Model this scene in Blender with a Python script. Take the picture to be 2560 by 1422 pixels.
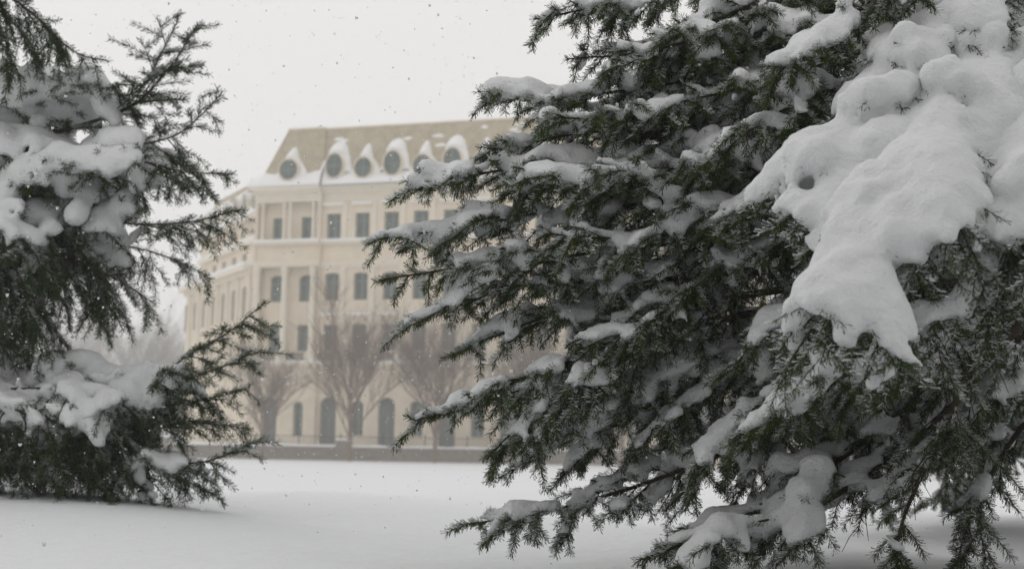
import bpy, math, random
import numpy as np
from mathutils import Matrix, Vector

# ------------------------------------------------------------------ scene, camera, sky, sun
scene = bpy.context.scene
for o in list(bpy.data.objects):
    bpy.data.objects.remove(o)
COL = scene.collection
RAD = math.radians

CAM_H = 1.82
PITCH, ROLL, LENS = RAD(6.36), RAD(1.0), 50.0
FWD = np.array([0.0, math.cos(PITCH), math.sin(PITCH)])
_r0 = np.array([1.0, 0, 0]); _u0 = np.cross(_r0, FWD)
RGT = math.cos(ROLL) * _r0 + math.sin(ROLL) * _u0
UPV = np.cross(RGT, FWD)
CPOS = np.array([0.0, 0.0, CAM_H])
FPX = 2560 * LENS / 36.0

cam_data = bpy.data.cameras.new("camera")
cam = bpy.data.objects.new("camera", cam_data); COL.objects.link(cam)
cam_data.lens = LENS; cam_data.sensor_width = 36; cam_data.clip_start = 0.1; cam_data.clip_end = 3000
cam_data.dof.use_dof = True; cam_data.dof.focus_distance = 5.35; cam_data.dof.aperture_fstop = 3.2
cam_data.dof.aperture_blades = 7
m = Matrix.Identity(4)
for i in range(3):
    m[i][0] = RGT[i]; m[i][1] = UPV[i]; m[i][2] = -FWD[i]; m[i][3] = CPOS[i]
cam.matrix_world = m
scene.camera = cam

SUN_EL, SUN_AZ = RAD(38), RAD(-50)      # azimuth from +Y towards +X: high, behind the left tree
world = bpy.data.worlds.new("World"); scene.world = world; world.use_nodes = True
wn = world.node_tree.nodes; wl = world.node_tree.links
for n in list(wn): wn.remove(n)
w_out = wn.new("ShaderNodeOutputWorld"); w_bg = wn.new("ShaderNodeBackground")
w_sky = wn.new("ShaderNodeTexSky"); w_sky.sky_type = 'NISHITA'; w_sky.sun_disc = False
w_sky.sun_elevation = SUN_EL; w_sky.sun_rotation = SUN_AZ; w_sky.air_density = 1.5; w_sky.dust_density = 4.0
w_hsv = wn.new("ShaderNodeHueSaturation"); w_hsv.inputs["Saturation"].default_value = 0.0
w_mix = wn.new("ShaderNodeMix"); w_mix.data_type = 'RGBA'; w_mix.inputs[0].default_value = 0.93
wl.new(w_sky.outputs[0], w_hsv.inputs["Color"])
wl.new(w_hsv.outputs[0], w_mix.inputs[6]); w_mix.inputs[7].default_value = (8.3, 8.22, 8.1, 1)
wl.new(w_mix.outputs[2], w_bg.inputs[0]); w_bg.inputs[1].default_value = 0.12
wl.new(w_bg.outputs[0], w_out.inputs[0])

sun_d = bpy.data.lights.new("sun", 'SUN'); sun_d.energy = 0.5; sun_d.angle = RAD(50); sun_d.color = (1, 0.97, 0.93)
sun = bpy.data.objects.new("sun", sun_d); COL.objects.link(sun)
sd = Vector((math.sin(SUN_AZ) * math.cos(SUN_EL), math.cos(SUN_AZ) * math.cos(SUN_EL), math.sin(SUN_EL)))
sun.rotation_euler = sd.to_track_quat('Z', 'Y').to_euler()

vs = scene.view_settings
vs.view_transform = 'Standard'; vs.look = 'None'; vs.exposure = -0.20; vs.gamma = 1.0; vs.use_curve_mapping = False
scene.render.engine = 'CYCLES'
cy = scene.cycles
cy.use_denoising = True
cy.max_bounces = 8; cy.diffuse_bounces = 4; cy.glossy_bounces = 2; cy.transmission_bounces = 2; cy.volume_bounces = 1
cy.transparent_max_bounces = 4

rng = np.random.default_rng(7)
random.seed(7)

# ------------------------------------------------------------------ helpers
def P(x, y, d):
    """World point seen at photograph pixel (x, y) at d metres along the view axis."""
    return CPOS + d * (FWD + RGT * (x - 1280) / FPX - UPV * (y - 711) / FPX)

def pix(p):
    q = np.asarray(p) - CPOS; d = q @ FWD
    return 1280 + FPX * (q @ RGT) / d, 711 - FPX * (q @ UPV) / d

def link(o, parent=None):
    COL.objects.link(o)
    if parent is not None: o.parent = parent
    return o

def tag(o, label=None, cat=None, group=None, kind=None):
    if label: o["label"] = label
    if cat: o["category"] = cat
    if group: o["group"] = group
    if kind: o["kind"] = kind
    return o

def np_mesh(name, V, faces, mat, smooth=False, attr=None):
    """faces: list of int arrays (n,3) / (n,4)."""
    me = bpy.data.meshes.new(name)
    V = np.asarray(V, np.float32)
    me.vertices.add(len(V)); me.vertices.foreach_set("co", V.ravel())
    faces = [np.asarray(f, np.int32) for f in faces if len(f)]
    loops = np.concatenate([f.ravel() for f in faces])
    tot = np.concatenate([np.full(len(f), f.shape[1], np.int32) for f in faces])
    start = np.concatenate([[0], np.cumsum(tot)[:-1]]).astype(np.int32)
    me.loops.add(len(loops)); me.loops.foreach_set("vertex_index", loops)
    me.polygons.add(len(tot)); me.polygons.foreach_set("loop_start", start); me.polygons.foreach_set("loop_total", tot)
    if smooth: me.polygons.foreach_set("use_smooth", np.ones(len(tot), bool))
    me.update(calc_edges=True)
    if attr:
        for k, v in attr.items():
            a = me.attributes.new(k, 'FLOAT', 'POINT'); a.data.foreach_set("value", np.asarray(v, np.float32))
    me.materials.append(mat)
    return me

class MB:
    def __init__(s): s.v = []; s.f = []
    def add(s, vs, fs):
        b = len(s.v); s.v += [tuple(map(float, q)) for q in vs]; s.f += [tuple(b + i for i in f) for f in fs]; return s
    def box(s, x0, x1, y0, y1, z0, z1):
        return s.add([(x0,y0,z0),(x1,y0,z0),(x1,y1,z0),(x0,y1,z0),(x0,y0,z1),(x1,y0,z1),(x1,y1,z1),(x0,y1,z1)],
                     [(0,3,2,1),(4,5,6,7),(0,1,5,4),(1,2,6,5),(2,3,7,6),(3,0,4,7)])
    def lathe(s, cx, cy_, prof, n=12):
        vs = []; fs = []
        for (r, z) in prof:
            for k in range(n):
                a = 2 * math.pi * k / n; vs.append((cx + r * math.cos(a), cy_ + r * math.sin(a), z))
        for i in range(len(prof) - 1):
            for k in range(n):
                k2 = (k + 1) % n; fs.append((i*n+k, i*n+k2, (i+1)*n+k2, (i+1)*n+k))
        fs.append(tuple(range(n))[::-1]); fs.append(tuple((len(prof)-1)*n + k for k in range(n)))
        return s.add(vs, fs)
    def mesh(s, name, mat, smooth=False):
        me = bpy.data.meshes.new(name); me.from_pydata(s.v, [], s.f); me.materials.append(mat)
        if smooth:
            for p in me.polygons: p.use_smooth = True
        me.update(); return me
    def build(s, name, mat, parent=None, smooth=False):
        return link(bpy.data.objects.new(name, s.mesh(name, mat, smooth)), parent)

def empty(name, loc=(0,0,0), rz=0, scale=1.0):
    o = bpy.data.objects.new(name, None); o.location = loc; o.rotation_euler = (0, 0, rz); o.scale = (scale,)*3
    o.empty_display_size = 0.2
    return link(o)

# ------------------------------------------------------------------ materials
def mat(name, col, rough=0.8, spec=0.3, noise=None, bump=None, metallic=0.0):
    """noise=(scale, colour2, amount) ; bump=(scale, strength, distance)"""
    M = bpy.data.materials.new(name); M.use_nodes = True
    nt = M.node_tree; N = nt.nodes; L = nt.links; b = N["Principled BSDF"]
    b.inputs["Base Color"].default_value = (*col, 1); b.inputs["Roughness"].default_value = rough
    b.inputs["Specular IOR Level"].default_value = spec; b.inputs["Metallic"].default_value = metallic
    tc = N.new("ShaderNodeTexCoord")
    if noise:
        t = N.new("ShaderNodeTexNoise"); t.inputs["Scale"].default_value = noise[0]; t.inputs["Detail"].default_value = 6
        r = N.new("ShaderNodeMapRange"); r.inputs[1].default_value = 0.35; r.inputs[2].default_value = 0.65
        r.inputs[4].default_value = noise[2]
        x = N.new("ShaderNodeMix"); x.data_type = 'RGBA'
        x.inputs[6].default_value = (*col, 1); x.inputs[7].default_value = (*noise[1], 1)
        L.new(tc.outputs["Object"], t.inputs["Vector"]); L.new(t.outputs[0], r.inputs[0]); L.new(r.outputs[0], x.inputs[0])
        L.new(x.outputs[2], b.inputs["Base Color"])
    if bump:
        t = N.new("ShaderNodeTexNoise"); t.inputs["Scale"].default_value = bump[0]; t.inputs["Detail"].default_value = 8
        t.inputs["Roughness"].default_value = 0.65
        bp = N.new("ShaderNodeBump"); bp.inputs["Strength"].default_value = bump[1]; bp.inputs["Distance"].default_value = bump[2]
        L.new(tc.outputs["Object"], t.inputs["Vector"]); L.new(t.outputs[0], bp.inputs["Height"]); L.new(bp.outputs[0], b.inputs["Normal"])
    return M

M_SNOW = mat("snow", (0.82, 0.83, 0.84), 0.9, 0.15, bump=(48, 0.8, 0.022))
M_GSNOW = mat("ground_snow", (0.76, 0.77, 0.79), 0.9, 0.15, bump=(2.2, 0.6, 0.09))
M_FSNOW = mat("far_snow", (0.88, 0.88, 0.88), 0.9, 0.15)
M_BARK = mat("bark", (0.075, 0.055, 0.042), 0.9, 0.2, noise=(40, (0.03, 0.024, 0.02), 1.0), bump=(90, 0.6, 0.004))
M_STONE = mat("limestone", (0.79, 0.695, 0.56), 0.9, 0.2, noise=(1.1, (0.69, 0.60, 0.48), 0.9))
M_STONE_L = mat("pale_limestone", (0.80, 0.73, 0.61), 0.9, 0.2, noise=(1.6, (0.74, 0.67, 0.56), 0.7))
M_ROOF = mat("shingle_roof", (0.48, 0.41, 0.29), 0.9, 0.2, noise=(2.2, (0.37, 0.315, 0.22), 0.9))
M_GLASS = mat("window_glass", (0.035, 0.05, 0.047), 0.12, 0.5, noise=(0.9, (0.10, 0.14, 0.12), 0.8))
M_WFRAME = mat("green_window_frame", (0.16, 0.22, 0.19), 0.6, 0.3)
M_DARK = mat("dark_door", (0.12, 0.135, 0.13), 0.6, 0.3)
M_IRON = mat("iron", (0.05, 0.05, 0.05), 0.6, 0.4)
M_WALL = mat("garden_stone", (0.27, 0.235, 0.20), 0.95, 0.2, noise=(2.5, (0.20, 0.175, 0.15), 1.0), bump=(6, 0.5, 0.05))
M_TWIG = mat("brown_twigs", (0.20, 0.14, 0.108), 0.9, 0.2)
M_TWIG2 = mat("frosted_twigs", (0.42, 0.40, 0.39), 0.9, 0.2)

M_FLAKE = bpy.data.materials.new("snowflakes"); M_FLAKE.use_nodes = True
_n = M_FLAKE.node_tree.nodes; _l = M_FLAKE.node_tree.links
for q in list(_n): _n.remove(q)
_o = _n.new("ShaderNodeOutputMaterial"); _m = _n.new("ShaderNodeMixShader"); _d = _n.new("ShaderNodeBsdfDiffuse"); _t = _n.new("ShaderNodeBsdfTranslucent")
_d.inputs[0].default_value = (.92, .92, .92, 1); _t.inputs[0].default_value = (.95, .95, .95, 1); _m.inputs[0].default_value = .55
_l.new(_d.outputs[0], _m.inputs[1]); _l.new(_t.outputs[0], _m.inputs[2]); _l.new(_m.outputs[0], _o.inputs[0])

def needle_mat(name, dark, light):
    M = bpy.data.materials.new(name); M.use_nodes = True
    nt = M.node_tree; N = nt.nodes; L = nt.links; b = N["Principled BSDF"]
    b.inputs["Roughness"].default_value = 0.7; b.inputs["Specular IOR Level"].default_value = 0.12
    a = N.new("ShaderNodeAttribute"); a.attribute_name = "tone"
    c = N.new("ShaderNodeMix"); c.data_type = 'RGBA'; c.inputs[6].default_value = (*dark, 1); c.inputs[7].default_value = (*light, 1)
    L.new(a.outputs["Fac"], c.inputs[0])
    a2 = N.new("ShaderNodeAttribute"); a2.attribute_name = "dust"
    d = N.new("ShaderNodeMix"); d.data_type = 'RGBA'; d.inputs[7].default_value = (0.80, 0.82, 0.83, 1)
    L.new(c.outputs[2], d.inputs[6]); L.new(a2.outputs["Fac"], d.inputs[0]); L.new(d.outputs[2], b.inputs["Base Color"])
    return M
M_NEED_R = needle_mat("spruce_needles", (0.007, 0.024, 0.008), (0.070, 0.100, 0.016))
M_NEED_L = needle_mat("dark_spruce_needles", (0.004, 0.020, 0.006), (0.040, 0.070, 0.012))

# ------------------------------------------------------------------ ground
FAR_Z = 0.25
def smooth(a, b, x):
    t = np.clip((x - a) / (b - a), 0, 1); return t * t * (3 - 2 * t)
def ground_z(x, y):
    near = 1.33 + 0.05 * np.sin(x * 0.7 + 1.0) * np.sin(y * 0.45) + 0.03 * np.sin(x * 1.9 + y * 0.8)
    near = near + 0.07 * np.exp(-((x + 3.0) ** 2) / 4.0 - ((y - 9.0) ** 2) / 6.0)
    k = smooth(10.5, 42, y)
    far = FAR_Z + 0.07 * np.sin(x * 0.11 + 0.4) * np.sin(y * 0.13) + 0.05 * np.sin(y * 0.35 + 0.03 * x)
    far = FAR_Z + (far - FAR_Z) * (1 - smooth(95, 108, y))
    return near * (1 - k) + far * k
gx = np.concatenate([np.linspace(-420, -40, 39)[:-1], np.linspace(-40, -12, 29)[:-1], np.linspace(-12, 12, 97)[:-1], np.linspace(12, 40, 29)[:-1], np.linspace(40, 420, 39)])
gy = np.concatenate([np.linspace(-20, 2, 12)[:-1], np.linspace(2, 16, 90)[:-1], np.linspace(16, 60, 60)[:-1], np.linspace(60, 130, 40)[:-1], np.linspace(130, 620, 50)])
GX, GY = np.meshgrid(gx, gy)
GZ = ground_z(GX, GY)
nx, ny = len(gx), len(gy)
idx = np.arange(nx * ny).reshape(ny, nx)
gq = np.stack([idx[:-1, :-1], idx[:-1, 1:], idx[1:, 1:], idx[1:, :-1]], -1).reshape(-1, 4)
g = link(bpy.data.objects.new("snow_ground", np_mesh("snow_ground", np.stack([GX, GY, GZ], -1).reshape(-1, 3), [gq], M_GSNOW, True)))
tag(g, "smooth untracked snow field reaching to the low wall", None, None, "structure")

# ------------------------------------------------------------------ haze
HM = bpy.data.materials.new("haze"); HM.use_nodes = True
for n in list(HM.node_tree.nodes): HM.node_tree.nodes.remove(n)
ho = HM.node_tree.nodes.new("ShaderNodeOutputMaterial"); hv = HM.node_tree.nodes.new("ShaderNodeVolumePrincipled")
hv.inputs["Color"].default_value = (0.97, 0.965, 0.955, 1); hv.inputs["Density"].default_value = 0.0020
HM.node_tree.links.new(hv.outputs[0], ho.inputs["Volume"])
hz = MB().box(-430, 430, -30, 640, -1.0, 42.0).build("haze", HM)
tag(hz, "pale snowy haze filling the air", "haze", None, "stuff")

# ------------------------------------------------------------------ the stone building
K = 1.4
BO = np.array([-15.756 * K, 88.007 * K, FAR_Z])
bld = empty("stone_building", BO, -RAD(18), K)
tag(bld, "long cream stone building with snowy mansard roof and round dormer windows", "building")
ZB = FAR_Z / K                     # measured heights are above z = 0
def bz(z): return z - ZB

def wall_panel(mb, u0, u1, z0, z1, v, opens, depth):
    """Vertical wall face at v with real openings (u0,u1,z0,z1,arch_rise) and reveals 'depth' deep."""
    us = sorted({u0, u1, *[o[0] for o in opens], *[o[1] for o in opens]})
    zs = sorted({z0, z1, *[o[2] for o in opens], *[o[3] for o in opens]})
    us = [u for u in us if u0 <= u <= u1]; zs = [z for z in zs if z0 <= z <= z1]
    for a, b in zip(us[:-1], us[1:]):
        for c, d in zip(zs[:-1], zs[1:]):
            cu, cz = (a + b) / 2, (c + d) / 2
            if any(o[0] < cu < o[1] and o[2] < cz < o[3] for o in opens): continue
            mb.add([(a, v, c), (b, v, c), (b, v, d), (a, v, d)], [(0, 1, 2, 3)])
    for (a, b, c, d, rise) in opens:
        w = v + depth
        mb.add([(a, v, c), (a, w, c), (a, w, d), (a, v, d)], [(0, 1, 2, 3)])
        mb.add([(b, v, c), (b, w, c), (b, w, d), (b, v, d)], [(3, 2, 1, 0)])
        mb.add([(a, v, c), (b, v, c), (b, w, c), (a, w, c)], [(0, 1, 2, 3)])
        mb.add([(a, v, d), (b, v, d), (b, w, d), (a, w, d)], [(3, 2, 1, 0)])
        if rise > 0:
            n = 10; cu = (a + b) / 2; ru = (b - a) / 2
            arc = [(cu - ru * math.cos(math.pi * k / n), d - rise + rise * math.sin(math.pi * k / n)) for k in range(n + 1)]
            for (p, q) in zip(arc[:-1], arc[1:]):
                mb.add([(p[0], v, p[1]), (q[0], v, q[1]), (q[0], v, d), (p[0], v, d)], [(0, 1, 2, 3)])
                mb.add([(p[0], v, p[1]), (q[0], v, q[1]), (q[0], w, q[1]), (p[0], w, p[1])], [(3, 2, 1, 0)])

def window(parent, u0, u1, z0, z1, v, xf=None):
    """green framed window: frame with mullion and transom, dark pane behind."""
    T = xf or (lambda p: p)
    f = MB(); t = 0.07; um = (u0 + u1) / 2; zt = z0 + (z1 - z0) * 0.68
    for (a, b, c, d) in [(u0, u0 + t, z0, z1), (u1 - t, u1, z0, z1), (u0 + t, u1 - t, z0, z0 + t), (u0 + t, u1 - t, z1 - t, z1),
                         (um - 0.05, um + 0.05, z0 + t, z1 - t), (u0 + t, um - 0.05, zt, zt + .05), (um + 0.05, u1 - t, zt, zt + .05)]:
        f.box(a, b, v, v + 0.06, c, d)
    f.v = [T(p) for p in f.v]
    o = f.build("window", M_WFRAME, parent)
    g_ = MB().box(u0 + .01, u1 - .01, v + 0.03, v + 0.05, z0 + .01, z1 - .01); g_.v = [T(p) for p in g_.v]
    g_.build("pane", M_GLASS, o)
    return o

U_END = 38.0
wins_up, wins_mid, wins_low = [], [], []
cents = [4.83 + 1.925 * k for k in range(17)]
V1 = 0.30                                   # main facade plane
main_wall = MB()
ops = []
for c in cents:
    ops.append((c - .48, c + .48, bz(13.62), bz(15.18), 0))
    ops.append((c - .47, c + .47, bz(9.80), bz(11.50), .14))
    ops.append((c - .47, c + .47, bz(6.72), bz(8.32), 0))
for k, c in enumerate(cents):
    if k % 2 == 0: ops.append((c - .55, c + .55, bz(.22), bz(3.9), .5))
    else: ops.append((c - .42, c + .42, bz(1.6), bz(3.7), .3))
wall_panel(main_wall, 4.12, U_END, 0, bz(16.2), V1, ops, .34)
main_wall.build("front_wall", M_STONE, bld)
for c in cents:
    window(bld, c - .48, c + .48, bz(13.62), bz(15.18), V1 + .3)
    window(bld, c - .47, c + .47, bz(9.80), bz(11.50), V1 + .3)
    window(bld, c - .47, c + .47, bz(6.72), bz(8.32), V1 + .3)
for k, c in enumerate(cents):
    if k % 2 == 0:
        d_ = MB().box(c - .55, c + .55, V1 + .28, V1 + .33, bz(.22), bz(3.9)).build("arched_door", M_DARK, bld)
        MB().box(c - .03, c + .03, V1 + .25, V1 + .277, bz(.22), bz(3.2)).build("door_stile", M_WFRAME, d_)
    else:
        window(bld, c - .42, c + .42, bz(1.6), bz(3.7), V1 + .3)
# hood ledges with snow over the windows, little iron balconies under the lower ones
for c in cents:
    for (w, z, lab) in ((.66, 15.62, 0), (.64, 8.78, 0)):
        l = MB().box(c - w, c + w, V1 - .16, V1 - .002, bz(z), bz(z + .12)).build("window_hood", M_STONE_L, bld)
        MB().box(c - w - .02, c + w + .02, V1 - .18, V1 - .003, bz(z + .122), bz(z + .24)).build("snow", M_FSNOW, l)
    r = MB()
    for k in range(9): r.box(c - .6 + k * .15 - .025, c - .6 + k * .15 + .025, V1 - .14, V1 - .09, bz(6.06), bz(6.5))
    r.box(c - .64, c + .64, V1 - .15, V1 - .08, bz(6.502), bz(6.56))
    r.build("balcony_railing", M_IRON, bld)
# engaged columns between the bays (giant order below, slim pilasters above)
for k in range(18):
    u = 5.66 + 1.925 * k - (.06 if k == 0 else 0.02)
    if u > U_END - .2: break
    c_ = MB().lathe(u, V1 + .02, [(.24, bz(6.52)), (.24, bz(6.68)), (.185, bz(6.76)), (.195, bz(8.6)), (.165, bz(11.3)), (.175, bz(11.36)), (.26, bz(11.66)), (.26, bz(11.78))], 14).build("column", M_STONE_L, bld, True)
    MB().box(u - .3, u + .3, V1 - .28, V1 - .004, bz(6.02), bz(6.518)).build("pedestal", M_STONE_L, c_)
    MB().box(u - .13, u + .13, V1 - .09, V1 - .004, bz(13.62), bz(15.9)).build("pilaster", M_STONE_L, bld)
# pavilion at the left end: loggia of columns in front of a recessed wall
V2 = 0.62
pav = MB(); po = []
for c in (.93, 2.92):
    po += [(c - .44, c + .44, bz(13.62), bz(15.08), 0), (c - .46, c + .46, bz(9.78), bz(11.45), .3), (c - .46, c + .46, bz(6.72), bz(8.33), 0)]
wall_panel(pav, -.25, 4.1, bz(6.05), bz(16.2), V2, po, .3)
pav.box(-.3, 4.12, .05, V2 - .01, bz(11.9), bz(13.35))       # spandrel between the two colonnades
wall_panel(pav, -.45, 4.11, 0, bz(5.9), -.02, [(.45, 1.55, bz(.22), bz(3.9), .5), (2.65, 3.3, bz(1.5), bz(3.6), .3)], .4)
pav.box(4.07, 4.115, -.015, V1 + .01, 0, bz(16.2))
pav.box(-.46, -.26, -.015, 9.5, 0, bz(16.2))
pav.build("pavilion_wall", M_STONE, bld)
for c in (.93, 2.92):
    window(bld, c - .44, c + .44, bz(13.62), bz(15.08), V2 + .24)
    window(bld, c - .46, c + .46, bz(9.78), bz(11.45), V2 + .24)
    window(bld, c - .46, c + .46, bz(6.72), bz(8.33), V2 + .24)
d_ = MB().box(.45, 1.55, .33, .37, bz(.22), bz(3.9)).build("arched_door", M_DARK, bld)
MB().box(.97, 1.03, .30, .327, bz(.22), bz(3.2)).build("door_stile", M_WFRAME, d_)
window(bld, 2.65, 3.3, bz(1.5), bz(3.6), .33)
for u in (-.18, 1.72, 3.66):
    c_ = MB().lathe(u, .12, [(.27, bz(6.52)), (.27, bz(6.68)), (.21, bz(6.76)), (.22, bz(8.6)), (.185, bz(11.35)), (.195, bz(11.4)), (.28, bz(11.74)), (.28, bz(11.88))], 16).build("column", M_STONE_L, bld, True)
    MB().box(u - .33, u + .33, -.22, .45, bz(6.02), bz(6.518)).build("pedestal", M_STONE_L, c_)
for u in (-.33, .05, 1.52, 1.95, 3.52, 3.93):
    MB().lathe(u, .12, [(.13, bz(13.6)), (.13, bz(13.7)), (.095, bz(13.75)), (.085, bz(15.7)), (.14, bz(15.85)), (.14, bz(15.95))], 10).build("slim_column", M_STONE_L, bld, True)
for (a, b) in ((.12, 1.42), (2.05, 3.33)):
    r = MB()
    for k in range(9): r.box(a + .05 + k * (b - a - .1) / 8 - .025, a + .05 + k * (b - a - .1) / 8 + .025, 0, .05, bz(6.06), bz(6.5))
    r.box(a, b, -.01, .06, bz(6.502), bz(6.56)); r.build("balcony_railing", M_IRON, bld)
# horizontal mouldings with snow on their ledges
def ledge(u0, u1, v, prof, name, snow_h):
    mb = MB()
    for (z0, z1, pr) in prof: mb.box(u0 - pr * .5, u1 + pr * .5 * 0, v - pr, v + .05, bz(z0), bz(z1))
    o = mb.build(name, M_STONE_L, bld)
    if snow_h > 0:
        pr = prof[-1][2]
        MB().box(u0 - pr * .5 - .02, u1, v - pr - .02, v + .02, bz(prof[-1][1]) + .002, bz(prof[-1][1]) + snow_h).build("snow", M_FSNOW, o)
ledge(-.3, 4.12, -.02, [(11.88, 12.02, .10), (12.02, 12.2, .16)], "architrave", 0)
ledge(4.13, U_END, V1 - .002, [(11.8, 11.98, .08), (11.98, 12.14, .13)], "architrave", 0)
ledge(-.35, 4.12, -.02, [(13.2, 13.32, .12), (13.321, 13.45, .28)], "string_course", .14)
ledge(4.14, U_END, V1 - .004, [(13.2, 13.32, .10), (13.321, 13.45, .22)], "string_course", .14)
ledge(-.45, 4.12, -.04, [(5.7, 5.82, .12), (5.821, 5.97, .3)], "base_course", .12)
ledge(4.14, U_END, V1 - .004, [(5.7, 5.82, .10), (5.821, 5.97, .32)], "base_course", .10)
ledge(-.35, 4.13, -.02, [(15.95, 16.2, .06), (16.201, 16.42, .16), (16.421, 16.62, .32), (16.621, 16.86, .5)], "cornice", 0)
ledge(4.15, U_END, V1 - .006, [(15.95, 16.2, .05), (16.201, 16.42, .14), (16.421, 16.62, .30), (16.621, 16.86, .46)], "cornice", 0)
# mansard roofs
def mansard(name, u0, u1, v0, hipL, hipR, z0=16.9, z1=20.65, back=9.0, run=.75):
    mb = MB(); a, b = bz(z0), bz(z1)
    L0, R0, L1, R1 = u0, u1, u0 + hipL, u1 - hipR
    mb.add([(L0, v0, a), (R0, v0, a), (R1, v0 + run, b), (L1, v0 + run, b), (L0, v0 + back, a), (R0, v0 + back, a), (R1, v0 + back - .5, b), (L1, v0 + back - .5, b)],
           [(0, 1, 2, 3), (4, 0, 3, 7), (1, 5, 6, 2), (3, 2, 6, 7), (5, 4, 7, 6), (0, 4, 5, 1)])
    o = mb.build(name, M_ROOF, bld)
    MB().box(L1 + .03, R1 - .03, v0 + run - .05, v0 + run + .2, b + .003, b + .12).build("roof_curb", M_STONE, o)
    return o
roof_p = mansard("pavilion_roof", -.35, 4.25, -.1, 1.7, .38, back=8)
roof_m = mansard("main_roof", 3.7, U_END, .12, .0, .3, z1=20.62, back=11)
# slipped snow patches on the shingles and the snow bank along the eaves
def roof_v(z, v0, z0=16.9, z1=20.65, run=.75): return v0 + run * (z - z0) / (z1 - z0)
def snow_bank(u0, u1, v0, tops, roof):
    n = int((u1 - u0) / .12); mb = MB(); rows = []
    for i in range(n + 1):
        u = u0 + (u1 - u0) * i / n
        zt = 17.74 + .10 * math.sin(u * 2.3) + .08 * math.sin(u * 5.1 + 1)
        for (c, h, w) in tops: zt = max(zt, 17.5 + (h - 17.5) * math.exp(-((u - c) / w) ** 2))
        rv = roof_v(zt, v0)
        ring = [(u, v0 - .46, bz(16.87)), (u, v0 - .50, bz(16.93)), (u, v0 - .46, bz(17.02)), (u, v0 - .3, bz(17.02 + (zt - 17.02) * .35)), (u, rv - .22, bz(17.02 + (zt - 17.02) * .78)), (u, rv - .03, bz(zt)), (u, rv + .05, bz(zt) - .02)]
        rows.append(ring)
    vs = [p for r in rows for p in r]; m_ = 7
    fs = [(i*m_+j, (i+1)*m_+j, (i+1)*m_+j+1, i*m_+j+1) for i in range(n) for j in range(m_ - 1)]
    mb.add(vs, fs); mb.build("eaves_snow", M_FSNOW, roof, True)
dorm = []
for k in range(17):
    u = 4.98 + 1.935 * k
    if u > U_END - .6: break
    dorm.append((u, k % 2 == 0))
snow_bank(-.75, 4.2, -.1, [(4.15, 18.6, .22)], roof_p)
snow_bank(4.22, U_END, .12, [(4.22, 18.5, .3)] , roof_m)
def dormer(u, z, rx, rz_, v0, apex, cap_w, fat, roof):
    vf = v0 - .38; n = 24; zc = bz(z)
    r = MB(); vs = []; fs = []
    for k in range(n):
        a = 2 * math.pi * k / n; c, s = math.cos(a), math.sin(a)
        vs += [(u + c * (rx - .07), vf, zc + s * (rz_ - .07)), (u + c * rx, vf, zc + s * rz_), (u + c * rx, vf + 1.3, zc + s * rz_), (u + c * (rx - .07), vf + .2, zc + s * (rz_ - .07))]
        b, e = 4 * k, 4 * ((k + 1) % n)
        fs += [(b, e, e + 1, b + 1), (b + 1, e + 1, e + 2, b + 2), (b, b + 3, e + 3, e)]
    r.add(vs, fs); d = r.build("dormer", M_STONE, bld, True)
    g_ = MB(); vs = [(u + math.cos(2*math.pi*k/n) * (rx - .06), vf + .12, zc + math.sin(2*math.pi*k/n) * (rz_ - .06)) for k in range(n)]
    g_.add(vs, [tuple(range(n))]); g_.build("pane", M_GLASS, d)
    mu = MB().box(u - .03, u + .03, vf + .07, vf + .115, zc - rz_ + .1, zc + rz_ - .1).box(u - rx + .1, u - .032, vf + .07, vf + .115, zc - .025, zc + .025).box(u + .032, u + rx - .1, vf + .07, vf + .115, zc - .025, zc + .025)
    mu.build("glazing_bars", M_WFRAME, d)
    # snow cap: banked against both cheeks, heaped on the ring and running up to a point on the slope
    s = MB(); m_ = 15; S = 22; zb = z - .35; top = z + rz_; rows = []
    half = [(z - .35, rx + .42), (z, rx + .26), (z + rz_ * .55, rx + (.16 if fat else .02)), (top + .02, rx * (1.05 if fat else .62)), (top + (apex - top) * .6, rx * (.78 if fat else .36)), (apex - .06, rx * (.42 if fat else .2)), (apex, .05)]
    for i in range(S + 1):
        zz = zb + (apex - zb) * i / S
        w = float(np.interp(zz, [q[0] for q in half], [q[1] for q in half]))
        rv = roof_v(zz, v0)
        if zz < top + .1: Tz = rv - vf - .25 + .27 * float(smooth(top - .08, top + .1, np.array(zz)))
        else: Tz = (roof_v(top + .1, v0) - vf + .02) * ((apex - zz) / (apex - top - .1)) ** .8 + .04
        rows.append([(u + w * (2 * j / (m_ - 1) - 1), rv + .02 - (Tz + .02) * max(0, 1 - (2 * j / (m_ - 1) - 1) ** 2) ** .5, bz(zz)) for j in range(m_)])
    vs = [p for r_ in rows for p in r_]
    fs = [(i*m_+j, i*m_+j+1, (i+1)*m_+j+1, (i+1)*m_+j) for i in range(S) for j in range(m_ - 1)]
    s.add(vs, fs); s.build("snow_cap", M_FSNOW, d, True)
dormer(1.98, 17.92, .71, .70, -.1, 19.5, 1.0, False, roof_p)
for u, oval in dorm:
    if oval: dormer(u, 18.08, .65, .82, .12, 19.8, 1.12, True, roof_m)
    else: dormer(u, 17.88, .66, .68, .12, 19.55, 1.0, False, roof_m)
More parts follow.
